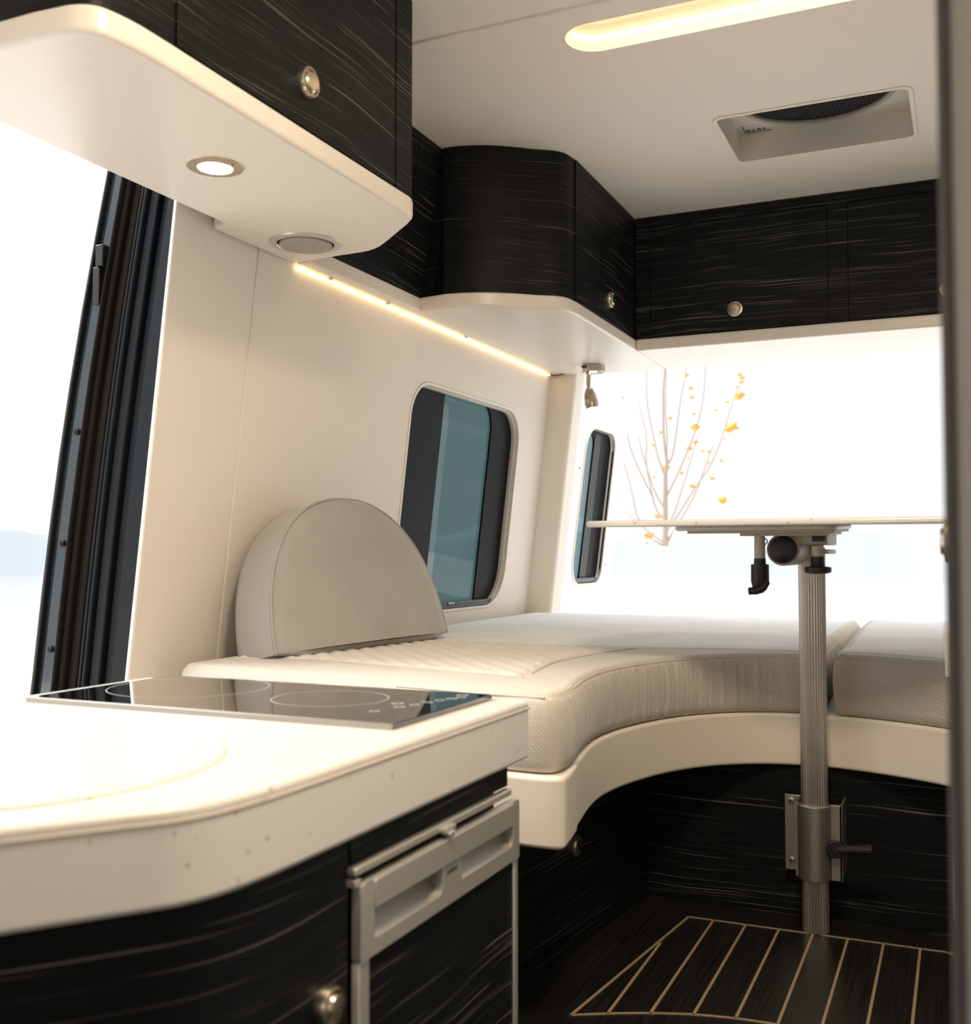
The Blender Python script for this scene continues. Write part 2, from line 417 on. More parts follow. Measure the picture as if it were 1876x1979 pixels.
# ------------------------------------------------------------------ sliding-door jamb of the body shell, left
def inner_u(z): return -1.262 - (1.36 - z)*.131 - .012*math.sin(PI*max(0, min(1, (1.5-z)/1.1)))
def outer_u(z): return -1.462 - (1.39 - z)*.180 - .02*math.sin(PI*max(0, min(1, (1.5-z)/1.1)))
def jamb(t0, t1, d0, d1, z0=-.2, z1=1.70, n=14):
    """vertical strip between fractions t0..t1 of the jamb; d0,d1 depth along the van"""
    bm = bmesh.new(); L = []
    for i in range(n+1):
        z = z0 + (z1 - z0)*i/n; a, b = inner_u(z), outer_u(z)
        xa, xb = a + (b-a)*t0, a + (b-a)*t1
        L.append([bm.verts.new((xa, d0, z)), bm.verts.new((xb, d0, z)), bm.verts.new((xb, d1, z)), bm.verts.new((xa, d1, z))])
    for p, q in zip(L, L[1:]):
        for k in range(4): bm.faces.new((p[k], p[(k+1) % 4], q[(k+1) % 4], q[k]))
    bm.faces.new(L[0]); bm.faces.new(list(reversed(L[-1]))); return bm
dj = thing('door_2', (-1.42, 1.53, -.2), None, None); dj['kind'] = 'structure'
obj('pillar', jamb(.02, .97, 1.530, 1.60), M['paint2'], dj)
for (a, b, y) in ((.01, .20, 1.505), (.205, .31, 1.518), (.32, .415, 1.507), (.425, .455, 1.498), (.47, .50, 1.500)):
    obj('pillar_rib', jamb(a, b, y, 1.533), M['paint2'], dj, bev=.0025)
for (a, b, y) in ((.53, .585, 1.506), (.59, .64, 1.512), (.645, .70, 1.502), (.705, .735, 1.494)):
    obj('brush_seal', jamb(a, b, y, 1.533), M['brush'], dj, bev=.003)
obj('painted_face', jamb(.735, .93, 1.510, 1.533), M['paint'], dj, bev=.004, lab='glossy blue-grey paint')
obj('door_seal', jamb(.925, .95, 1.500, 1.533), M['rubber'], dj, bev=.003)
obj('door_seal', jamb(.958, .985, 1.506, 1.56), M['rubber'], dj, bev=.004)
def jx(t, z): return inner_u(z) + (outer_u(z)-inner_u(z))*t
bm = bmesh.new()
box(bm, jx(.84, 1.27)-.009, jx(.84, 1.27)+.009, 1.492, 1.512, 1.235, 1.275); box(bm, jx(.83, 1.2)-.006, jx(.83, 1.2)+.010, 1.496, 1.512, 1.165, 1.235)
obj('door_catch', bm, M['blackp'], dj, bev=.002)
for z in (.93, .72, .52):
    obj('pillar_bolt', lathe([(.0065, 0), (.0065, .003), (.004, .005), (0, .005)], (jx(.83, z), 1.51, z), (0, -1, 0), 14), M['paint2'], dj)

# ------------------------------------------------------------------ outdoors
o = obj('ground', lathe([(0, -.01), (14, 0), (15, -.6), (15, -1)], (0, 3, -.85), (0, 0, 1), 48), M['ground']); tag(o, kind='structure')
o = obj('lake', BX(-600, 600, -200, 900, -2.7, -2.5), M['water']); tag(o, 'wide pale misty lake stretching away behind the van', 'lake', kind='stuff')
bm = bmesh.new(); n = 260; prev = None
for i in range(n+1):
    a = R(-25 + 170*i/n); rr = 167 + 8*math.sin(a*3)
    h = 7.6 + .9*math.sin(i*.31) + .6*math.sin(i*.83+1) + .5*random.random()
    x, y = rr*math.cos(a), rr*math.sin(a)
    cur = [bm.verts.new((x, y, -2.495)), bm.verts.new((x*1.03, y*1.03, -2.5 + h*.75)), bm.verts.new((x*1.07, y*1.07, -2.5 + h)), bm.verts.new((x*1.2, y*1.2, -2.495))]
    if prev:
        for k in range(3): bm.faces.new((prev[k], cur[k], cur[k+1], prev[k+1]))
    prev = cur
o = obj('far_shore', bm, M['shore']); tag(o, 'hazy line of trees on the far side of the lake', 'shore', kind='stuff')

# young tree behind the van
TK = .00396
def tp(x, y, d=0):      # grid position on the tree: x, y in 4 mm steps right of the trunk and above eye level
    return (-2.105 + x*TK*1.03, 8 + d, .70 + y*TK)
tr = thing('young_tree', (-2.105, 8, -.86), 'slender young tree with bare twigs and a few orange leaves behind the open van', 'tree')
def zt(p, d=0):
    u = 1000 + p[0]/2.1416; v = 680 + p[1]/2.1416
    return tp(u-1285, 1070-v, d)
trunk = [(607, 1110), (608, 950), (610, 800), (611, 690), (612, 590), (613, 500), (620, 458), (612, 400), (606, 330), (606, 240), (606, 160), (614, 70), (618, -40), (615, -160)]
P = [(-2.105, 8, -.86), (-2.105, 8, 0)] + [zt(p) for p in trunk]
rads = [.042, .036] + [.030, .027, .024, .019, .017, .014, .012, .009, .008, .0075, .007, .006, .005, .003]
obj('trunk', tube(P, rads, 10), M['bark'], tr)
obj('tree_wrap', tube([(-2.105, 8, -.86), (-2.105, 8, 0), zt((607, 1000)), zt((609, 805))], [.046, .044, .041, .032], 12), M['wrap'], tr, lab='white wrap around the lower trunk')
BR = [[(600, 800), (575, 780), (560, 768), (520, 740)],
      [(608, 790), (540, 745), (497, 690), (480, 590), (450, 470), (432, 400), (425, 330)],
      [(608, 695), (570, 655), (545, 560), (522, 450), (525, 340), (500, 240), (478, 180)],
      [(610, 650), (575, 585), (545, 470), (530, 400), (525, 350)],
      [(612, 520), (585, 440), (572, 385), (545, 250), (535, 150), (540, 70), (548, -40)],
      [(618, 470), (640, 430), (655, 290), (668, 160), (685, 70), (690, -60)],
      [(615, 600), (665, 510), (715, 400), (750, 320), (780, 210), (790, 80), (792, -30)],
      [(613, 720), (640, 690), (680, 560), (722, 420), (745, 335)],
      [(612, 750), (650, 690), (720, 570), (790, 465), (830, 350), (860, 230), (893, 140), (908, 105)],
      [(612, 790), (680, 690), (740, 590), (800, 430), (815, 400)],
      [(612, 800), (632, 760), (642, 720)],
      [(618, 460), (628, 350), (627, 230), (640, 90), (640, -20)],
      [(560, 600), (480, 430), (455, 320), (440, 250)],
      [(545, 700), (470, 690), (420, 650)]]
bm = bmesh.new()
for i, b_ in enumerate(BR):
    d = (i*37 % 11 - 5)*.05
    pts = smooth_path([zt(p, d*k/len(b_)) for k, p in enumerate(b_)], it=1)
    m_ = len(pts)
    obj('branch', tube(pts, [.0058*(1-.75*k/(m_-1)) + .0008 for k in range(m_)], 6), M['bark'], tr)
LV = [(722, 65, 1), (713, 108, 1.1), (717, 155, 1.2), (710, 184, 1.2), (905, 110, 1.3), (925, 122, 1.2), (925, 145, 1.3), (898, 160, .8), (895, 190, 2.6), (880, 232, 1), (890, 327, 3.2), (850, 368, .9), (722, 256, 1), (800, 240, .8), (750, 325, 2.2), (740, 380, 1.5), (707, 400, 1.7), (748, 408, .9), (727, 448, .9), (690, 505, 1.3), (723, 560, 1.4), (792, 525, 1.1), (818, 450, 1), (800, 468, .9), (572, 383, 1.1), (590, 327, 1), (598, 474, 2.2), (655, 285, 1.2), (576, 520, .8), (842, 615, 2.4), (570, 678, 1.6), (522, 757, 3.0), (805, 425, 1.1), (540, 790, .8)]
for k, (a, b_, s) in enumerate(LV):
    p = Vector(zt((a, b_), (k*29 % 9 - 4)*.04)); r = .0125*s
    bm = bmesh.new(); out = []
    for q in range(9):
        an = 2*PI*q/9 + k*1.7; rr = r*(1.2 if q % 2 == 0 else .92)*(.75+.5*random.random())
        out.append(bm.verts.new(p + Vector((rr*math.cos(an)*1.15, .4*rr*math.sin(an*2+k), rr*.8*math.sin(an)))))
    c0 = bm.verts.new(p + Vector((0, -.006*s, 0))); c1 = bm.verts.new(p + Vector((0, .001*s, 0)))
    for q in range(9):
        bm.faces.new((c0, out[q], out[(q+1) % 9])); bm.faces.new((c1, out[(q+1) % 9], out[q]))
    obj('leaf', bm, M['leaf'], tr)

# ------------------------------------------------------------------ ceiling lamp slot and roof fan
cl = thing('ceiling_light', (-.15, 1.94, CEIL), 'long stadium-shaped recessed slot glowing warm yellow in the cream ceiling', 'ceiling light')
obj('light_panel', plate([(-1.17, 1.793), (.45, 1.793), (.45, 2.088), (-1.17, 2.088)], [SLOT], CEIL-.004, CEIL-.0002), M['ceil'], cl)
bm = plate(rrect(-.70, .41, 1.843, 1.978, .066, 10), [SLOT], CEIL+.0302, CEIL+.05)
plate(rrect(-.70, .41, 1.843, 1.978, .066, 10), [], CEIL+.05, CEIL+.055, bm=bm)
obj('recess', bm, M['ceil'], cl)
strip = [p for p in rrect(-.686, .396, 1.857, 1.964, .054, 10)]
far = [p for p in strip if p[1] > 1.925 and p[0] < .36]
far = sorted(far, key=lambda p: p[0])
P = [(p[0], p[1], CEIL+.020) for p in far] + [(.36, 1.964, CEIL+.020)]
obj('led_strip', tube([(P[0][0]+.0, P[0][1]-.0, P[0][2])] + P[1:], .006, 8), M['warm'], cl)

rf = thing('roof_fan', (-.304, 2.543, CEIL), 'square recessed roof vent fan with dark round mesh in the ceiling', 'vent')
zf = CEIL+.07
bm = plate(rrect(-.518, -.090, 2.388, 2.698, .026, 5), [rrect(-.508, -.100, 2.398, 2.688, .018, 5)], CEIL-.003, CEIL+.0002)
obj('trim_ring', bm, M['ceil'], rf, bev=.002)
bm = plate(rrect(-.530, -.078, 2.376, 2.712, .03, 5), [rrect(-.508, -.100, 2.398, 2.688, .020, 5)], CEIL+.0302, zf)
plate(rrect(-.511, -.097, 2.395, 2.691, .020, 5), [rrect(-.508, -.100, 2.398, 2.688, .018, 5)], CEIL, CEIL+.0302, bm=bm)
obj('frame', bm, M['white'], rf)
obj('flange', plate(rrect(-.530, -.078, 2.376, 2.712, .03, 5), [circ(-.303, 2.508, .176, 48)], zf, zf+.006), M['white'], rf)
obj('mesh_rim', plate(circ(-.303, 2.508, .182, 48), [circ(-.303, 2.508, .170, 48)], zf-.004, zf+.004), M['lgrey'], rf, bev=.0015)
bm = bmesh.new(); g = .006
obj('fan_cover', lathe([(.20, .0065), (.205, .0065), (.205, .055), (0, .055), (0, .053), (.20, .053), (.20, .0065)], (-.303, 2.508, zf), (0, 0, 1), 40), M['fan'], rf)
bm = bmesh.new(); k = -29
while k <= 29:
    c = k*g; L = math.sqrt(max(0, .174**2 - c*c))
    if L > .01:
        box(bm, -.303+c-.0006, -.303+c+.0006, 2.508-L, 2.508+L, zf+.003, zf+.0042)
        box(bm, -.303-L, -.303+L, 2.508+c-.0006, 2.508+c+.0006, zf+.003, zf+.0042)
    k += 1
obj('screen', bm, M['slate'], rf)
for k in range(5):
    a = 2*PI*k/5 + .3
    def T(v, a=a): return Vector((-.303 + v.x*math.cos(a) - v.y*math.sin(a), 2.508 + v.x*math.sin(a) + v.y*math.cos(a), zf + v.z + v.y*.3))
    obj('blade', BX(.03, .155, -.035, .035, .028, .031, T), M['blackp'], rf)
obj('hub', lathe([(.035, .014), (.035, .045), (0, .045)], (-.303, 2.508, zf), (0, 0, 1), 24), M['blackp'], rf)
bm = bmesh.new()
for (dx, w) in ((0, .009), (.014, .007), (.027, .009), (.041, .006)):
    box(bm, -.489+dx, -.489+dx+w, 2.668, 2.676, zf-.0012, zf-.0002)
box(bm, -.494, -.492, 2.640, 2.686, zf-.0012, zf-.0002); box(bm, -.494, -.43, 2.684, 2.686, zf-.0012, zf-.0002)
obj('control_marks', bm, M['slate'], rf)

# ------------------------------------------------------------------ knobs
def knob(parent, pos, axis, r=.0225, name='knob'):
    k = obj(name, lathe([(r, 0), (r, .006), (r*.93, .010), (r*.80, .0105), (r*.74, .007), (r*.70, .007)], pos, axis, 36), M['nickel'], parent, deg=28)
    obj('push_button', lathe([(r*.68, .004), (r*.66, .0105), (r*.55, .0135), (0, .0145)], pos, axis, 32), M['nickel'], k)
    return k

def face_plates(par, F, outer, doors, gap=.0018, depth=.004, frame_mat=None, dname='door'):
    """veneer face in (u,v) plane with doors inset; F maps u,v,w (w outward)"""
    obj('face_frame', plate(outer, [rrect(a-gap, b+gap, c-gap, d+gap, .002, 2) for a, b, c, d in doors], 0, depth, F), M['wood'], par)
    res = []
    for a, b, c, d in doors:
        res.append(obj(dname, plate(rrect(a, b, c, d, .002, 2), [], 0, depth, F), M['wood'], par, bev=.0006, seg=1))
    return res

# ------------------------------------------------------------------ kitchen overhead cabinet
ZB = 1.295
ko = thing('overhead_cabinet', (-1.05, 1.35, ZB), 'black streaked cabinet with glowing spotlight beneath, hanging over the worktop at upper left', 'cabinet')
under = [(-1.21, .889), (-1.03, .889)] + smooth_path([(-.98, .889), (-.90, .895), (-.884, .95), (-.883, 1.02)], it=3) + \
        smooth_path([(-.883, 1.60), (-.883, 1.652), (-.915, 1.685)], it=2) + smooth_path([(-.99, 1.752), (-1.05, 1.803), (-1.13, 1.806), (-1.19, 1.811)], it=2) + \
        [(-1.252, 1.815), (-1.252, 1.556), (-1.213, 1.556)]
obj('bottom_panel', prism(under, ZB, ZB+.035), M['gloss'], ko, bev=.007, seg=4)
def inset_body(P, d=.008):
    return [(x-d if x > -1.15 else x, y) for x, y in P]
body = [(x - .010, min(max(y, .900), 1.80)) for x, y in under]
body = [(max(x, -1.215), y) for x, y in body]
bq = []
for p in body:
    if not bq or (abs(p[0]-bq[-1][0]) + abs(p[1]-bq[-1][1])) > 1e-4: bq.append(p)
obj('body', prism(bq, ZB+.035, CEIL-.002), M['wood'], ko, bev=.001, seg=1)
def KF(u, v, w): return (-.893 + w, u, v)
d_ = obj('door', plate(rrect(1.0345, 1.5885, ZB+.039, CEIL-.004, .001, 2), [], .0002, .0045, KF), M['wood'], ko, bev=.0006, seg=1)
obj('face_frame', plate([(1.593, ZB+.036), (1.650, ZB+.036), (1.650, CEIL-.003), (1.593, CEIL-.003)], [], .0002, .0045, KF), M['wood'], ko)
knob(d_, (-.8885, 1.317, 1.402), (1, 0, 0), .0235)
#obj('wall_filler', plate([(1.550, ZB), (1.550, ZB-.026), (1.812, ZB-.001), (1.812, ZB)], [], 0, .044, lambda u, v, w: (-1.260 + w, u, v)), M['gloss'], ko, bev=.002)

sp = thing('spotlight', (-1.044, 1.303, ZB), 'lit round spotlight recessed under the overhead cabinet above the worktop', 'spotlight')
obj('bezel', lathe([(.043, 0), (.0425, .002), (.028, .004), (.0265, .003)], (-1.044, 1.303, ZB), (0, 0, -1), 40), M['nickel'], sp)
obj('lens', lathe([(.0262, 0), (.0262, .0034), (0, .0036)], (-1.044, 1.303, ZB), (0, 0, -1), 36), M['cool'], sp, lab='glowing white lens')
obj('switch', lathe([(.0035, 0), (.0035, .0012), (0, .0012)], (-1.012, 1.303, ZB-.0035), (0, 0, -1), 12), M['alu'], sp)
sk = thing('cabinet_speaker', (-1.153, 1.701, ZB), 'round grey unlit disc set under the far end of the overhead cabinet', 'speaker')
obj('bezel', lathe([(.069, 0), (.068, .003), (.056, .004), (.054, .001)], (-1.146, 1.701, ZB), (0, 0, -1), 48), M['silver'], sk)
obj('gap_ring', lathe([(.0555, 0), (.0555, .0012), (0, .0012)], (-1.146, 1.701, ZB), (0, 0, -1), 48), M['gap'], sk)
obj('grille', lathe([(.050, .001), (.050, .006), (.048, .0075), (0, .009)], (-1.146, 1.701, ZB), (0, 0, -1), 48), M['lgrey'], sk)

# ------------------------------------------------------------------ shallow wall cabinet above the light rail
wc = thing('wall_cabinet', (-1.22, 2.05, ZB), 'shallow black cabinet leaning with the side wall, between overhead and corner cabinets', 'cabinet')
def SF(u, v, w): return (-1.221 + (v - 1.325)*.175 + w, u, v)
obj('body', plate([(1.80, 1.327), (2.40, 1.327), (2.40, CEIL-.003), (1.80, CEIL-.003)], [], -.03, 0, SF), M['gap'], wc)
face_plates(wc, SF, [(1.80, 1.327), (2.36, 1.327), (2.36, CEIL-.003), (1.80, CEIL-.003)], [(1.815, 2.187, 1.348, CEIL-.02)])

lr = thing('light_rail', (-1.24, 2.55, ZB), 'long cream rail with glowing warm strip where side wall meets the cabinets', 'light rail')
bm = plate([(1.815, ZB), (1.815, ZB+.033), (3.30, ZB+.033), (3.30, ZB)], [], -.03, 0, lambda u, v, w: (-1.214 + w, u, v))
obj('rail', bm, M['gloss'], lr, bev=.003)
obj('led_strip', BX(-1.2575, -1.2520, 1.83, 3.295, ZB-.0035, ZB), M['warm2'], lr, lab='glowing warm strip')
for y in (1.94, 2.19, 2.62):
    obj('rail_clip', lathe([(.006, 0), (.006, .003), (.004, .004), (0, .004)], (-1.243, y, ZB), (0, 0, -1), 16), M['gloss'], lr)
obj('end_clip', tube([(-1.256, 3.302, ZB-.001), (-1.235, 3.306, ZB-.004), (-1.215, 3.300, ZB-.002), (-1.208, 3.312, ZB)], .0018, 6), M['blackp'], lr)

# ------------------------------------------------------------------ corner cabinet
cc = thing('corner_cabinet', (-1.05, 2.7, ZB), 'black rounded corner cabinet bulging out below the ceiling above the bench', 'cabinet')
curve = [(-1.216, 2.300), (-1.19, 2.296), (-1.125, 2.287), (-1.042, 2.313), (-.982, 2.355)] + smooth_path([(-.945, 2.388), (-.884, 2.43), (-.877, 2.50)], it=3)
full = smooth_path(curve, it=1) + [(-.877, 3.010), (-.8785, 3.354), (-1.216, 3.354)]
obj('bottom_panel', prism(full, ZB, ZB+.034), M['gloss'], cc, bev=.005, seg=3)
c2 = [(x - .006, y + .006) for x, y in smooth_path(curve, it=1)]
full2 = c2 + [(-.883, 3.012), (-.89, 3.34), (-1.21, 3.34)]
def leanx(bm):      # the inner edge follows the leaning wall
    for v in bm.verts:
        if v.co.x < -1.15: v.co.x += (v.co.z - 1.327)*.15
    return bm
obj('body', leanx(prism(full2, ZB+.034, CEIL-.002)), M['wood'], cc)
def CF(u, v, w): return (-.8835 + w, u, v)
d_ = face_plates(cc, CF, [(2.50, ZB+.035), (3.012, ZB+.035), (3.012, CEIL-.003), (2.50, CEIL-.003)], [(2.527, 2.995, ZB+.0375, 1.662)])[0]
knob(d_, (-.8795, 2.768, 1.392), (1, 0, 0), .022)

# ------------------------------------------------------------------ rear overhead cabinet
rc = thing('rear_cabinet', (-.2, 3.2, ZB), 'wide black overhead cabinet with framed doors across the rear above the open doorway', 'cabinet')
bm = BX(-.877, .45, 3.014, 3.355, ZB, ZB+.034)
obj('bottom_panel', bm, M['gloss'], rc, bev=.005, seg=3)
obj('body', BX(-.875, .45, 3.03, 3.355, ZB+.034, CEIL-.002), M['gap'], rc)
def RF(u, v, w): return (u, 3.03 - w, v)
ds = face_plates(rc, RF, [(-.8785, ZB+.035), (.45, ZB+.035), (.45, CEIL-.003), (-.8785, CEIL-.003)],
                 [(-.833, -.337, ZB+.037, 1.657), (-.283, .213, ZB+.037, 1.657)], depth=.008)
knob(ds[0], (-.588, 3.021, 1.391), (0, -1, 0), .0225)
knob(ds[1], (-.035, 3.021, 1.391), (0, -1, 0), .0225)

# ------------------------------------------------------------------ reading light
rl = thing('reading_light', (-1.062, 3.19, ZB), 'small champagne metal reading light hanging from the corner cabinet underside', 'lamp')
L0 = Vector((-1.066, 3.19, ZB))
obj('mount', lathe([(.036, 0), (.0365, .022), (.034, .024), (0, .024)], L0, (0, 0, -1), 40), M['chrome'], rl)
obj('lens', lathe([(.011, 0), (.011, .001), (0, .001)], L0 + Vector((.006, -.022, -.0242)), (0, 0, -1), 20), M['bulb'], rl)
bm = BX(-1.094, -1.078, 3.155, 3.162, ZB-.012, ZB-.005); obj('switch', bm, M['blackp'], rl)
obj('arm', tube([L0 + Vector((-.012, -.012, -.024)), L0 + Vector((-.013, -.014, -.045)), L0 + Vector((-.012, -.016, -.066)), L0 + Vector((-.010, -.018, -.072))], [.008, .0075, .0065, .003], 14), M['chrome'], rl)
h0 = L0 + Vector((-.010, -.018, -.070)); ax = Vector((.20, -.10, -1)).normalized()
prof = [(.003, 0), (.006, .002), (.012, .008)]
for i in range(7):
    t = i/6; rr = .0135 + .0075*math.sin(t*PI*.55)
    prof += [(rr, .011+.0052*i), (rr-.0012, .0125+.0052*i), (rr-.0012, .0145+.0052*i)]
prof += [(.0212, .050), (.0215, .056), (.0195, .068), (.0185, .073), (.0172, .073), (.0170, .068)]
hd = obj('lamp_head', lathe(prof, h0, ax, 36), M['chrome'], rl)
obj('lens', lathe([(.0168, .0690), (.0168, .0725), (0, .0725)], h0, ax, 28), M['bulb'], hd, lab='glowing lens')

# ------------------------------------------------------------------ bench: dark base, cream edge, cushions
IN = [(-.527, 1.47), (-.545, 1.56), (-.566, 1.68), (-.568, 1.77), (-.552, 1.87), (-.515, 1.985), (-.455, 2.075), (-.385, 2.128), (-.31, 2.15), (-.235, 2.148), (-.155, 2.125), (-.06, 2.078), (0, 2.03), (.06, 1.95), (.10, 1.86)]
IN = smooth_path(IN, it=2)
def off_poly(P, d):
    Q = []
    for i in range(len(P)):
        a = Vector(P[max(i-1, 0)]); b = Vector(P[min(i+1, len(P)-1)]); t = (b-a).normalized(); n_ = Vector((-t.y, t.x))
        Q.append((P[i][0] + n_.x*d, P[i][1] + n_.y*d))
    return Q
bs = thing('corner_bench', (-.6, 2.4, 0), 'black streaked bench base with a curved cream padded edge under the cushions', 'bench')
# left and rear panels
def PB(p, q):   # panel between two floor points
    p = Vector(p); q = Vector(q); d = (q-p); L = d.length; d.normalize(); n_ = Vector((d.y, -d.x))
    return (lambda u, v, w: (p.x + d.x*u + n_.x*w, p.y + d.y*u + n_.y*w, v)), L
F1, L1 = PB((-.712, 1.31), (-.612, 2.16))
obj('side_panel', plate([(0, .0), (L1, .0), (L1, .292), (0, .292)], [rrect(.10, L1-.035, .024, .300, .002, 2)] if False else [], -.02, 0, F1), M['gap'], bs)
obj('side_frame', plate([(0, .001), (L1+.0, .001), (L1, .291), (L1-.024, .291), (L1-.024, .026), (0, .026)], [], .0, .004, F1), M['wood'], bs)
dr = obj('side_door', plate(rrect(.0, L1-.0265, .0285, .289, .002, 2), [], .0, .004, F1), M['wood'], bs, bev=.0006, seg=1)
kp = F1(.505, .183, .004)
knob(dr, kp, (.99, -.12, 0), .020)
obj('rear_panel', BX(-.62, .45, 2.158, 2.18, .0, .292), M['wood'], bs)
obj('base_box', BX(-1.32, .45, 2.19, 3.32, .0, .385), M['gap'], bs)
obj('base_box', BX(-1.32, -.76, 1.46, 2.19, .0, .385), M['gap'], bs)
edge = [(-1.30, 1.405), (-.60, 1.398)] + smooth_path([(-.56, 1.396), (-.515, 1.398), (-.517, 1.43), (-.530, 1.50)], it=2) + IN[4:] + [(.45, 1.86), (.45, 2.6), (-.3, 2.6), (-.9, 2.3), (-.9, 1.6), (-1.30, 1.6)]
obj('padded_edge', prism(edge, .290, .390), M['band'], bs, bev=.014, seg=4, lab='cream padded edge')

XS = -.262
def resample(P, st):
    Q = []
    for i in range(len(P)):
        a = Vector(P[i]); b = Vector(P[(i+1) % len(P)]); n_ = max(1, int((b-a).length/st))
        for k in range(n_): Q.append(tuple(a.lerp(b, k/n_)))
    return Q
def cushion(P, z0, z1, name, parent, mat, rip=None):
    """padded slab: rounded rims, slightly bulging sides, gathers where rip(x, y) > 0"""
    P = resample(P, .012)
    for _ in range(3): P = [tuple((Vector(P[i-1]) + Vector(P[i])*2 + Vector(P[(i+1) % len(P)]))/4) for i in range(len(P))]
    P = resample(P, .0028)
    N = len(P); nr = []
    A_ = sum(P[i][0]*P[(i+1) % N][1] - P[(i+1) % N][0]*P[i][1] for i in range(N)); sg = 1 if A_ > 0 else -1
    for i in range(N):
        t = (Vector(P[(i+2) % N]) - Vector(P[i-2])).normalized(); nr.append(Vector((t.y, -t.x))*sg)
    L = 0; ph = []
    for i in range(N):
        ph.append(L); L += (Vector(P[(i+1) % N]) - Vector(P[i])).length
    H_ = z1 - z0
    prof = [(.012, 0, 0), (.006, .003, .2), (.0015, .009, .7), (-.0005, .02, 1), (-.0025, H_*.35, .9), (-.003, H_*.55, .9), (-.002, H_*.75, 1), (.0015, H_-.015, 1), (.004, H_-.0095, .5), (.0065, H_-.0085, 0), (.0085, H_-.0045, .6), (.012, H_-.0018, .8), (.016, H_-.0003, .3), (.020, H_, 0)]
    bm = bmesh.new(); rings = []
    for d, dz, w in prof:
        rg = []
        for i in range(N):
            x, y = P[i]; g = 0
            if rip:
                a_ = rip(x, y)
                if a_ > 0:
                    s_ = ph[i]
                    g = a_*w*(.55*math.sin(s_/.0021 + 2*math.sin(s_*31) + dz*9) + .75*math.sin(s_/.0046 + 3*math.sin(s_*17) + dz*22) + .6*math.sin(s_/.0085 + dz*30))*.0011
            rg.append(bm.verts.new((x - nr[i].x*(d - g), y - nr[i].y*(d - g), z0 + dz)))
        rings.append(rg)
    for p, q in zip(rings, rings[1:]):
        for i in range(N): bm.faces.new((p[i], p[(i+1) % N], q[(i+1) % N], q[i]))
    bm.faces.new(rings[0][::-1]); bm.faces.new(rings[-1])
    return obj(name, bm, mat, parent, deg=70)
ZC = .505
inl = [p for p in IN[4:] if p[0] < XS - .015]
lc = thing('bench_cushion', (-.9, 2.2, .391), 'large grey-taupe bench cushion wrapping the left and rear, with a quilted inset', 'cushion', 'bench cushions')
rear_in = [(x, y) for x, y in inl]
P = [(-1.29, 1.52), (-1.22, 1.505), (-.70, 1.418)] + smooth_path([(-.60, 1.405), (-.525, 1.400), (-.522, 1.45), (-.533, 1.52)], it=2) + inl + [(-.268, 2.147), (-.265, 2.3), (-.285, 3.0), (-.288, 3.31), (-1.33, 3.31), (-1.31, 2.6)]
def rip_l(x, y):
    if y > 2.2 or x < -.62 or y < 1.44: return 0
    return (1.15 if x < -.46 else .8)*min(1, (y-1.44)/.05)
cushion(P, .391, ZC, 'cushion_body', lc, M['fab'], rip_l)
# piping seams
def seamline(P, z, par, r=.0022, mat='fab', name='seam'):
    return obj(name, tube([(x, y, z) for x, y in P], r, 6), M[mat], par)
top_in = off_poly([p for p in inl], .0066)
seamline([(x, y) for x, y in top_in], ZC-.0075, lc)
seamline([(-.545, 1.410), (-.62, 1.4125), (-.70, 1.4245), (-.80, 1.4415)], ZC-.0075, lc)
# plain velour top at the rear
vp = smooth_path([(-.66, 2.150), (-.56, 2.165), (-.46, 2.19), (-.38, 2.20), (-.30, 2.205)], it=1)
vt = [(-1.27, 2.135)] + vp + [(-.295, 2.3), (-.310, 3.0), (-.312, 3.27), (-1.30, 3.27), (-1.29, 2.7)]
obj('velour_top', prism(vt, ZC-.008, ZC+.003), M['vel'], lc, bev=.005, seg=3, deg=60, lab='smooth blue-grey velour')
# quilted inset
def inside(P, x, y):
    c = False; n_ = len(P); j = n_-1
    for i in range(n_):
        if (P[i][1] > y) != (P[j][1] > y) and x < (P[j][0]-P[i][0])*(y-P[i][1])/(P[j][1]-P[i][1]) + P[i][0]: c = not c
        j = i
    return c
QP = [(-1.26, 1.64), (-1.089, 1.665), (-.867, 1.618), (-.640, 1.562)] + smooth_path([(-.650, 1.62), (-.668, 1.72), (-.680, 1.80), (-.676, 1.88), (-.662, 2.0), (-.625, 2.128)], it=2) + [(-1.26, 2.130)]
bm = bmesh.new(); st = .005; V = {}
nx, ny = int(.66/st), int(.60/st)
def dist_edge(x, y):
    m_ = 9
    for i in range(len(QP)):
        a = Vector(QP[i]); b = Vector(QP[(i+1) % len(QP)]); ab = b-a; t = max(0, min(1, (Vector((x, y))-a).dot(ab)/max(ab.length_squared, 1e-9)))
        m_ = min(m_, (Vector((x, y)) - (a+ab*t)).length)
    return m_
for i in range(nx):
    for j in range(ny):
        x = -1.27 + i*st; y = 1.555 + j*st
        if inside(QP, x + st/2, y + st/2):
            q = []
            for (di, dj) in ((0, 0), (1, 0), (1, 1), (0, 1)):
                k = (i+di, j+dj)
                if k not in V:
                    X = -1.27 + k[0]*st; Y = 1.555 + k[1]*st
                    a = (X + Y*.9)/.046; b = (X - Y*.9)/.046
                    h = (abs(math.sin(PI*a))*abs(math.sin(PI*b)))**.45
                    ed = min(1, dist_edge(X, Y)/.012)
                    V[k] = bm.verts.new((X, Y, ZC - .002 + .0062*h*ed + .002*ed))
                q.append(V[k])
            bm.faces.new(q)
obj('quilted_top', bm, M['quilt'], lc, deg=80, lab='diamond-quilted cream fabric')
seamline(QP[:4], ZC+.0005, lc, .0018); seamline(QP[4:-1], ZC+.0005, lc, .0018)

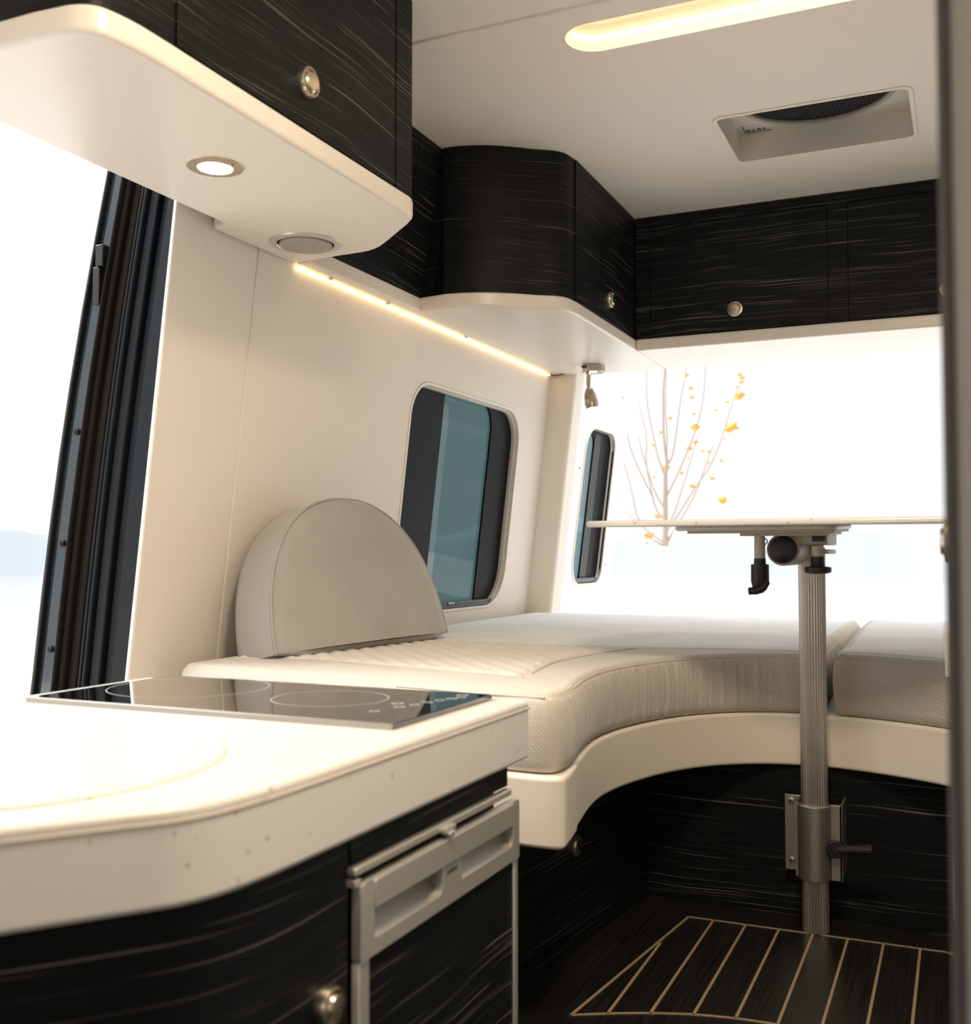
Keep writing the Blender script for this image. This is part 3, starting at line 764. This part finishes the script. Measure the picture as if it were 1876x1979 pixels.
rcu = thing('bench_cushion', (.1, 2.6, .391), 'grey-taupe bench cushion right of the table post, cut off by tall cabinet', 'cushion', 'bench cushions')
inr = [p for p in IN if p[0] > XS + .008]
P = [(-.246, 2.3), (-.240, 2.20), (-.236, 2.139)] + inr + [(.45, 1.86), (.45, 3.31), (-.274, 3.31), (-.270, 3.0)]
cushion(P, .391, ZC+.003, 'cushion_body', rcu, M['fab'], lambda x, y: .18 if y < 2.2 else 0)
seamline(off_poly(inr, .0066), ZC-.0045, rcu)
vt = [(-.225, 2.32)] + off_poly(inr, .05) + [(.42, 2.0), (.42, 3.27), (-.252, 3.27), (-.248, 3.0)]
obj('velour_top', prism(vt, ZC-.008, ZC+.005), M['vel'], rcu, bev=.005, seg=3, deg=60, lab='smooth blue-grey velour')

# ------------------------------------------------------------------ half-round back cushion
bc = thing('back_cushion', (-1.16, 1.93, ZC), 'half-round grey-taupe back cushion leaning on the wall below the window', 'cushion')
A = Vector((-1.158, 1.640, ZC+.002)); B = Vector((-1.082, 2.195, ZC+.008))
bx = (B-A).normalized(); half = (B-A).length/2; mid = (A+B)/2
nrm = Vector((bx.y, -bx.x, 0)).normalized()           # towards the aisle
tilt = R(14); up = (Vector((0, 0, 1))*math.cos(tilt) - nrm*math.sin(tilt)).normalized(); fn = bx.cross(up).normalized()
if fn.dot(nrm) < 0: fn = -fn
TH = .112; H = .308
def outl(k, n=44):      # half superellipse, k = shrink
    pts = []
    for i in range(n+1):
        a = PI*i/n; c, s = math.cos(a), math.sin(a)
        x = -half*math.copysign(abs(c)**(2/2.25), c); y = H*(abs(s)**(2/2.15))
        pts.append((x*k, y*k))
    return pts
bm = bmesh.new(); rings = []
def P3(x, y, w): return mid + bx*x + up*(y + .009) + fn*w
prof = [(.93, -TH), (.985, -TH+.008), (1.0, -TH+.022), (1.0, -TH*.5), (1.0, -.022), (.994, -.009), (.984, -.002)]
def ring(k, w, drop=0): return [bm.verts.new(P3(x, max(y, 0) - drop*0, w)) for x, y in outl(k)]
for k, w in prof: rings.append(ring(k, w))
# domed front: concentric rings
for j in range(1, 9):
    k = .984*(1 - j/9); rings.append(ring(k, -.002 + .022*(1-(k/.984)**2.4) ))
backs = []
for p, q in zip(rings, rings[1:]):
    for i in range(len(p)-1): bm.faces.new((p[i], p[i+1], q[i+1], q[i]))
last = rings[-1]; cpt = bm.verts.new(P3(0, .0, .020))
for i in range(len(last)-1): bm.faces.new((last[i], last[i+1], cpt))
b0 = rings[0]; cb = bm.verts.new(P3(0, 0, -TH))
for i in range(len(b0)-1): bm.faces.new((b0[i+1], b0[i], cb))
# rounded underside
cols_l = [r_[0] for r_ in rings]; cols_r = [r_[-1] for r_ in rings]
rowA = [cb] + [r_[0] for r_ in rings] + [cpt]; rowB = [cb] + [r_[-1] for r_ in rings] + [cpt]
loop = [r_[0] for r_ in rings] + [cpt] + [r_[-1] for r_ in reversed(rings)] + [cb]
# sagging base pad as its own strip grid
nb = 16; grid = []
for i in range(nb+1):
    s = -1 + 2*i/nb; row = []
    for j in range(13):
        t = j/12; w = -TH + (TH + .004)*t
        an = PI*t; cw = math.cos(an); w = -TH/2 - (TH/2+.005)*math.copysign(abs(cw)**.45, cw)
        z = -.013*abs(math.sin(an))**.6*(1 - abs(s)**8)
        row.append(bm.verts.new(P3(s*half*.995, z*.9, w)))
    grid.append(row)
for i in range(nb):
    for j in range(12): bm.faces.new((grid[i][j], grid[i+1][j], grid[i+1][j+1], grid[i][j+1]))
obj('cushion_body', bm, M['fab_back'], bc, deg=75)
obj('piping', tube([P3(x, y, -.004) for x, y in outl(.999)], .0022, 6), M['fab_back'], bc)
obj('piping', tube([P3(-half*.99, .001, -TH*1.0), P3(-half*1.0, .001, -TH*.5), P3(-half*.99, .001, -.004)], .002, 6), M['fab_back'], bc)
obj('zip', tube([P3(-half*.99, .004, -TH*.52), P3(-half*.95, -.010, -TH*.50), P3(-half*.86, -.0155, -TH*.36), P3(-half*.7, -.0165, -TH*.28)], .004, 8), M['blackp'], bc, lab='black zip')

# ------------------------------------------------------------------ floor inlay
fi = thing('floor_inlay', (-.25, 1.85, 0), 'tan inlaid lines like boat decking set into the dark floor', 'floor inlay')
def strip(P, w=.0045, name='inlay_line'):
    bm = bmesh.new(); a = off_poly(P, w/2); b = off_poly(P, -w/2)
    prism(a + list(reversed(b)), -.002, .0012, bm=bm); return obj(name, bm, M['inlay'], fi)
arc = smooth_path([(-.56, 1.556), (-.50, 1.590), (-.451, 1.613), (-.389, 1.636), (-.328, 1.648), (-.266, 1.652), (-.2, 1.648), (-.14, 1.635), (-.05, 1.60), (.05, 1.54)], it=2)
strip([(-.502, 2.064), (.02, 2.070)], name='border'); strip([(-.502, 2.064), (-.560, 1.556)], name='border'); strip(arc, name='border')
strip([(-.044, 2.070), (.03, 1.98)], name='border')
for i, x in enumerate((-.452, -.391, -.330, -.269, -.208, -.147, -.086, -.025)):
    yb = min(arc, key=lambda p: abs(p[0]-x))[1]
    strip([(x-.002, 2.065), (x, yb)])
strip([(-.515, 1.905), (-.511, 1.582)])

# ------------------------------------------------------------------ table on its post
PX, PY = -.268, 2.085
tb = thing('table', (PX, PY, 0), 'round-cornered cream table raised on a fluted aluminium post at the bench', 'table')
tA = R(1.6)
def TT(x, y, z):       # table top tips up slightly towards the rear
    return (x, y, .7455 + z + (y - 1.75)*math.tan(tA))
top = rrect(-.645, .30, 1.75, 2.20, [.10, .16, .16, .10], 10)
obj('table_top', plate(top, [], 0, .0115, TT), M['stone'], tb, bev=.004, seg=3)
def TP(x, y, z): return TT(x, y, z)
def tbx(x0, x1, y0, y1, z0, z1, bm=None):
    return box(bm or bmesh.new(), x0, x1, y0, y1, z0, z1, lambda v: Vector(TT(*v)))
obj('support_board', plate(rrect(-.475, -.200, 1.86, 2.15, .02, 5), [], -.0085, -.0002, TT), M['stone'], tb, bev=.003)
obj('slide_rail', tbx(-.455, -.205, 1.88, 2.13, -.0135, -.0087), M['beigep'], tb, bev=.001)
obj('slide_rail', tbx(-.366, -.215, 1.90, 2.10, -.0185, -.0137), M['beigep'], tb, bev=.001)
# swivel clamp: a C-shaped housing with its axis along the van
ck = (-.296, 1.93, .7075)
bm = lathe([(.0285, 0), (.0285, .125), (.0265, .128), (0, .128)], ck, (0, 1, 0), 40)
obj('swivel_housing', bm, M['beigep'], tb)
obj('clamp_bracket', box(BX(-.302, -.222, 1.935, 2.08, .716, .7375), -.234, -.221, 1.93, 2.06, .700, .708), M['beigep'], tb, bev=.003)
obj('end_cap', lathe([(.0245, 0), (.0248, .006), (.0235, .012), (.021, .0135), (0, .0135)], (ck[0], ck[1]+.001, ck[2]), (0, -1, 0), 36), M['blackp'], tb, lab='black round end cap')
obj('clamp_slot', BX(-.247, -.226, 1.928, 1.95, .7215, .7315), M['blackp'], tb)
obj('spring_clip', tube([(-.328 + .0055*math.cos(R(a)), 1.925, .722 + .0055*math.sin(R(a))) for a in range(-80, 250, 30)], .0012, 6), M['alud'], tb)
# left lever
lx, ly = -.335, 1.92
obj('lever_stem', lathe([(.0095, 0), (.0095, .045)], (lx, ly, .735), (0, 0, -1), 24), M['beigep'], tb)
lv = obj('lever', lathe([(.0100, 0), (.0105, .010), (.0155, .0105), (.0158, .040), (.013, .052), (.006, .060), (0, .062)], (lx, ly, .692), (0, 0, -1), 28), M['blackp'], tb, lab='black locking lever')
obj('lever_foot', tube([(lx+.012, ly-.004, .652), (lx+.006, ly-.008, .641), (lx-.004, ly-.010, .6355), (lx-.018, ly-.010, .6345)], [.007, .0075, .007, .0065], 10), M['blackp'], lv)
# right hand wheel
wxx, wy = -.238, 1.93
obj('wheel_stem', lathe([(.0098, 0), (.0098, .020)], (wxx, wy, .7135), (0, 0, -1), 24), M['beigep'], tb)
obj('hand_wheel', lathe([(.0112, 0), (.0118, .015), (.013, .017), (.0225, .0185), (.0232, .022), (.0225, .0275), (.014, .030), (0, .030)], (wxx, wy, .6955), (0, 0, -1), 32), M['blackp'], tb, lab='black hand wheel')
# fluted post
def flute(z0, z1, r=.0238, n=288, bm=None):
    bm = bm or bmesh.new(); A_, B_ = [], []
    for i in range(n):
        a = 2*PI*i/n; rr = r*(1 + .034*math.cos(a*30)); A_.append(bm.verts.new((PX+rr*math.cos(a), PY+rr*math.sin(a), z0))); B_.append(bm.verts.new((PX+rr*math.cos(a), PY+rr*math.sin(a), z1)))
    for i in range(n): bm.faces.new((A_[i], A_[(i+1) % n], B_[(i+1) % n], B_[i]))
    bm.faces.new(A_[::-1]); bm.faces.new(B_); return bm
obj('post', flute(.002, .712), M['alu'], tb, deg=50, lab='fluted aluminium post')
obj('post_head', lathe([(.0225, 0), (.0225, .028), (.012, .036)], (PX, PY, .695), (0, 0, 1), 28), M['beigep'], tb)

tbk = thing('post_bracket', (PX, PY+.05, .10), 'grey metal wall bracket with black lever gripping the table post', 'bracket')
obj('sleeve', lathe([(.0245, 0), (.0300, 0), (.0300, .135), (.0245, .135)], (PX-.001, PY, .098), (0, 0, 1), 48), M['alud'], tbk, bev=.001)
obj('flange', BX(-.329, -.300, 2.128, 2.136, .096, .238), M['alud'], tbk, bev=.001)
obj('flange', BX(-.303, -.298, 2.085, 2.136, .098, .236), M['alud'], tbk)
obj('clamp_plate', BX(-.239, -.2185, 2.078, 2.086, .098, .236), M['alud'], tbk, bev=.001)
obj('clamp_plate', BX(-.2225, -.2185, 2.078, 2.157, .098, .236), M['alud'], tbk)
for z in (.227, .114):
    s_ = obj('screw', lathe([(.0062, 0), (.0058, .0025), (.003, .0035), (0, .0035)], (-.3165, 2.128, z), (0, -1, 0), 20), M['alu'], tbk)
    bm = BX(-.3205, -.3125, 2.1238, 2.1246, z-.0007, z+.0007); box(bm, -.3172, -.3158, 2.1238, 2.1246, z-.004, z+.004)
    obj('cross_slot', bm, M['gap'], s_)
lv = obj('lever', lathe([(.0145, 0), (.0158, .004), (.0158, .016), (.0135, .019), (.007, .019), (.006, .022), (0, .022)], (-.2295, 2.078, .159), (0, -1, 0), 28), M['blackp'], tbk)
bm = tube([(-.2275, 2.066, .159), (-.205, 2.062, .1625), (-.185, 2.060, .165), (-.165, 2.059, .1675)], [.009, .0080, .0080, .0095], 10)
obj('lever_arm', bm, M['blackp'], lv)

# ------------------------------------------------------------------ kitchen: worktop, base cabinet, fridge, hob, sink lid
ZT = .515
wt = thing('worktop', (-.8, .85, .442), 'thick white flecked worktop with a rounded front corner', 'worktop')
P = [(-1.125, .40), (-.72, .40)] + smooth_path([(-.665, .44), (-.60, .528), (-.555, .59), (-.520, .635), (-.510, .70), (-.509, .78)], it=3) + [(-.509, 1.262), (-1.125, 1.262)]
obj('slab', plate(P, [], .442, ZT), M['stone'], wt, bev=.0045, seg=3)
obj('edge_line', tube([(x+.0003, y, .505) for x, y in P[2:-1]], .0009, 5), M['beigep'], wt)

kb = thing('base_cabinet', (-.8, .85, 0), 'black streaked kitchen base cabinet under the white worktop', 'cabinet')
P2 = [(-1.10, .45), (-.74, .45)] + smooth_path([(-.695, .475), (-.62, .560), (-.575, .615), (-.545, .66), (-.532, .72), (-.530, .78)], it=3) + [(-.530, .860), (-.915, .860), (-.915, 1.2400), (-1.10, 1.2400)]
obj('end_panel', BX(-.914, -.56, 1.2345, 1.240, .0, .4415), M['wood'], kb)
obj('body', prism(P2, .0, .4415), M['wood'], kb)
obj('top_rail', BX(-.565, -.5265, .8625, 1.2325, .412, .4415), M['wood'], kb)
fc = P2[1:P2.index((-.530, .78))+1] + [(-.530, .8565)]
fo = [(x - 0, y) for x, y in off_poly(fc, -.004)]
if fo[-1][0] < -.530: fo = off_poly(fc, .004)
kd = obj('door', prism(off_poly(fc, .0005 if fo[-1][0] > -.530 and False else 0) + list(reversed(fo)), .02, .4405), M['wood'], kb)
knob(kd, (-.526, .819, .300), (1, 0, 0), .0185)

fr = thing('fridge', (-.6, 1.05, .0), 'built-in fridge with silver handle frame and black streaked door', 'fridge')
def FF(u, v, w): return (-.526 + w, u, v)
obj('body', BX(-.90, -.545, .872, 1.232, .02, .402), M['gap'], fr)
obj('trim_bar', plate(rrect(.8535, 1.222, .4035, .4115, .002, 2), [], 0, .010, FF), M['silver'], fr, bev=.002)
obj('latch', box(BX(-.519, -.5115, 1.030, 1.056, .4010, .4075), -.519, -.509, 1.036, 1.050, .398, .402), M['silver'], fr, bev=.0015)
obj('end_stop', BX(-.530, -.516, .8535, .864, .393, .400), M['silver'], fr, bev=.001)
# silver handle housing with two hand recesses
OUT = rrect(.862, 1.2435, .3225, .3950, [.006, .010, .004, .004], 4)
R1 = rrect(.8870, 1.030, .338, .3660, [.003, .003, .003, .010], 4)
R2 = rrect(1.077, 1.2225, .341, .3675, [.003, .003, .003, .010], 4)
obj('handle_frame', plate(OUT, [R1, R2], .001, .011, FF), M['silver'], fr, bev=.0018)
obj('handle_flap', plate(rrect(.885, 1.2225, .3665, .3935, .003, 3), [], .011, .0130, FF), M['silver'], fr, bev=.0012)
for (a, b, c, d) in ((.886, 1.031, .337, .367), (1.076, 1.2235, .340, .3685)):
    bm = bmesh.new(); rows = []
    for i in range(9):
        t = i/8; z = c + (d-c)*t; w = .0095 - .018*math.sin(t*PI/2)
        rows.append([bm.verts.new(FF(u, z, w)) for u in (a, b)])
    for p, q in zip(rows, rows[1:]): bm.faces.new((p[0], p[1], q[1], q[0]))
    for sd, u in ((0, a), (1, b)):
        bm.faces.new([q_[sd] for q_ in rows] + [bm.verts.new(FF(u, d, .0095))])
    obj('recess', bm, M['silver'], fr, recalc=False)
for (a, b) in ((.8625, .8815), (1.2315, 1.2435)):
    obj('side_trim', plate(rrect(a, b, .0, .3222, .002, 2), [], 0, .009, FF), M['silver'], fr, bev=.002)
obj('fridge_door', plate([(.8818, .0), (.8818, .3100)] + [(.8818 + .012*(1-math.cos(R(q))), .310 + .012*math.sin(R(q))) for q in range(15, 91, 15)] + [(1.2312, .322), (1.2312, .0)], [], -.001, .0065, FF), M['wood'], fr)
td = bpy.data.curves.new('logo', 'FONT'); td.body = 'DOMETIC'; td.size = .0062; td.extrude = .0002; td.align_x = 'CENTER'
to = bpy.data.objects.new('logo_text', td); COL.objects.link(to)
dg = bpy.context.evaluated_depsgraph_get(); me = bpy.data.meshes.new_from_object(to.evaluated_get(dg)); bpy.data.objects.remove(to)
me.transform(Matrix.Translation(Vector(FF(1.0535, .3555, .0112)) - ORG[fr.name]) @ Matrix.Rotation(R(90), 4, 'Z') @ Matrix.Rotation(R(90), 4, 'X'))
me.materials.clear(); me.materials.append(M['blackp'])
lo = bpy.data.objects.new('logo', me); COL.objects.link(lo); lo.parent = fr

hb = thing('hob', (-.815, 1.12, ZT), 'black glass two-ring induction hob set on the white worktop', 'hob')
obj('glass_top', plate(rrect(-1.073, -.553, .990, 1.248, .004, 3), [], ZT+.001, ZT+.0065), M['cglass'], hb, bev=.0008, seg=2)
obj('front_trim', BX(-1.075, -.553, .9855, .9895, ZT, ZT+.0068), M['alud'], hb, bev=.001)
def ringm(cx, cy, r, w=.0016):
    return plate(circ(cx, cy, r, 72), [circ(cx, cy, r-w, 72)], ZT+.0065, ZT+.0067)
obj('cooking_ring', ringm(-.953, 1.147, .106), M['print_'], hb); obj('cooking_ring', ringm(-.722, 1.132, .073), M['print_'], hb)
for (x, y, a, b) in ((-.623, 1.125, .010, .003), (-.617, 1.06, .008, .0025), (-.607, 1.10, .009, .0025), (-.600, 1.125, .007, .003), (-.596, 1.15, .010, .002), (-.590, 1.172, .007, .003), (-.583, 1.19, .009, .003), (-.577, 1.205, .008, .0025), (-.585, 1.225, .010, .003)):
    obj('touch_symbol', plate(circ(x, y, a*.8, 16, b*2.6), [circ(x, y, a*.55, 16, b*1.6)], ZT+.0065, ZT+.0067), M['print_'], hb)

sl = thing('sink_lid', (-.785, .68, ZT), 'round white lid lying flush over the sink in the worktop', 'sink lid')
obj('lid', lathe([(.205, 0), (.205, .0025), (.202, .0042), (.199, .0042), (.197, .0030), (.194, .0030), (0, .0030)], (-.797, .690, ZT), (0, 0, 1), 96), M['stone'], sl)

# ------------------------------------------------------------------ tall cabinet at the right
tc = thing('tall_cabinet', (.2, 1.2, 0), 'tall plain grey cabinet running down the right edge, close to the viewer', 'cabinet')
obj('body', prism(rrect(-.0100, .45, .60, 1.70, .008, 5), .0, CEIL-.005), M['grey'], tc)
obj('edge_profile', prism(rrect(-.0108, -.004, .596, .610, .003, 5), .0, CEIL-.006), M['gasket'], tc)
knob(tc, (-.0105, 1.12, .712), (-1, 0, 0), .0215)
obj('latch_plate', plate(rrect(1.36, 1.39, .555, .612, .003, 3), [], 0, .0165, lambda u, v, w: (-.0100 - w, u, v)), M['white'], tc, bev=.002)
obj('vent_ring', lathe([(.054, 0), (.052, .005), (.046, .010), (.036, .013), (.034, 0)], (-.0105, 1.45, .290), (-1, 0, 0), 40), M['white'], tc)
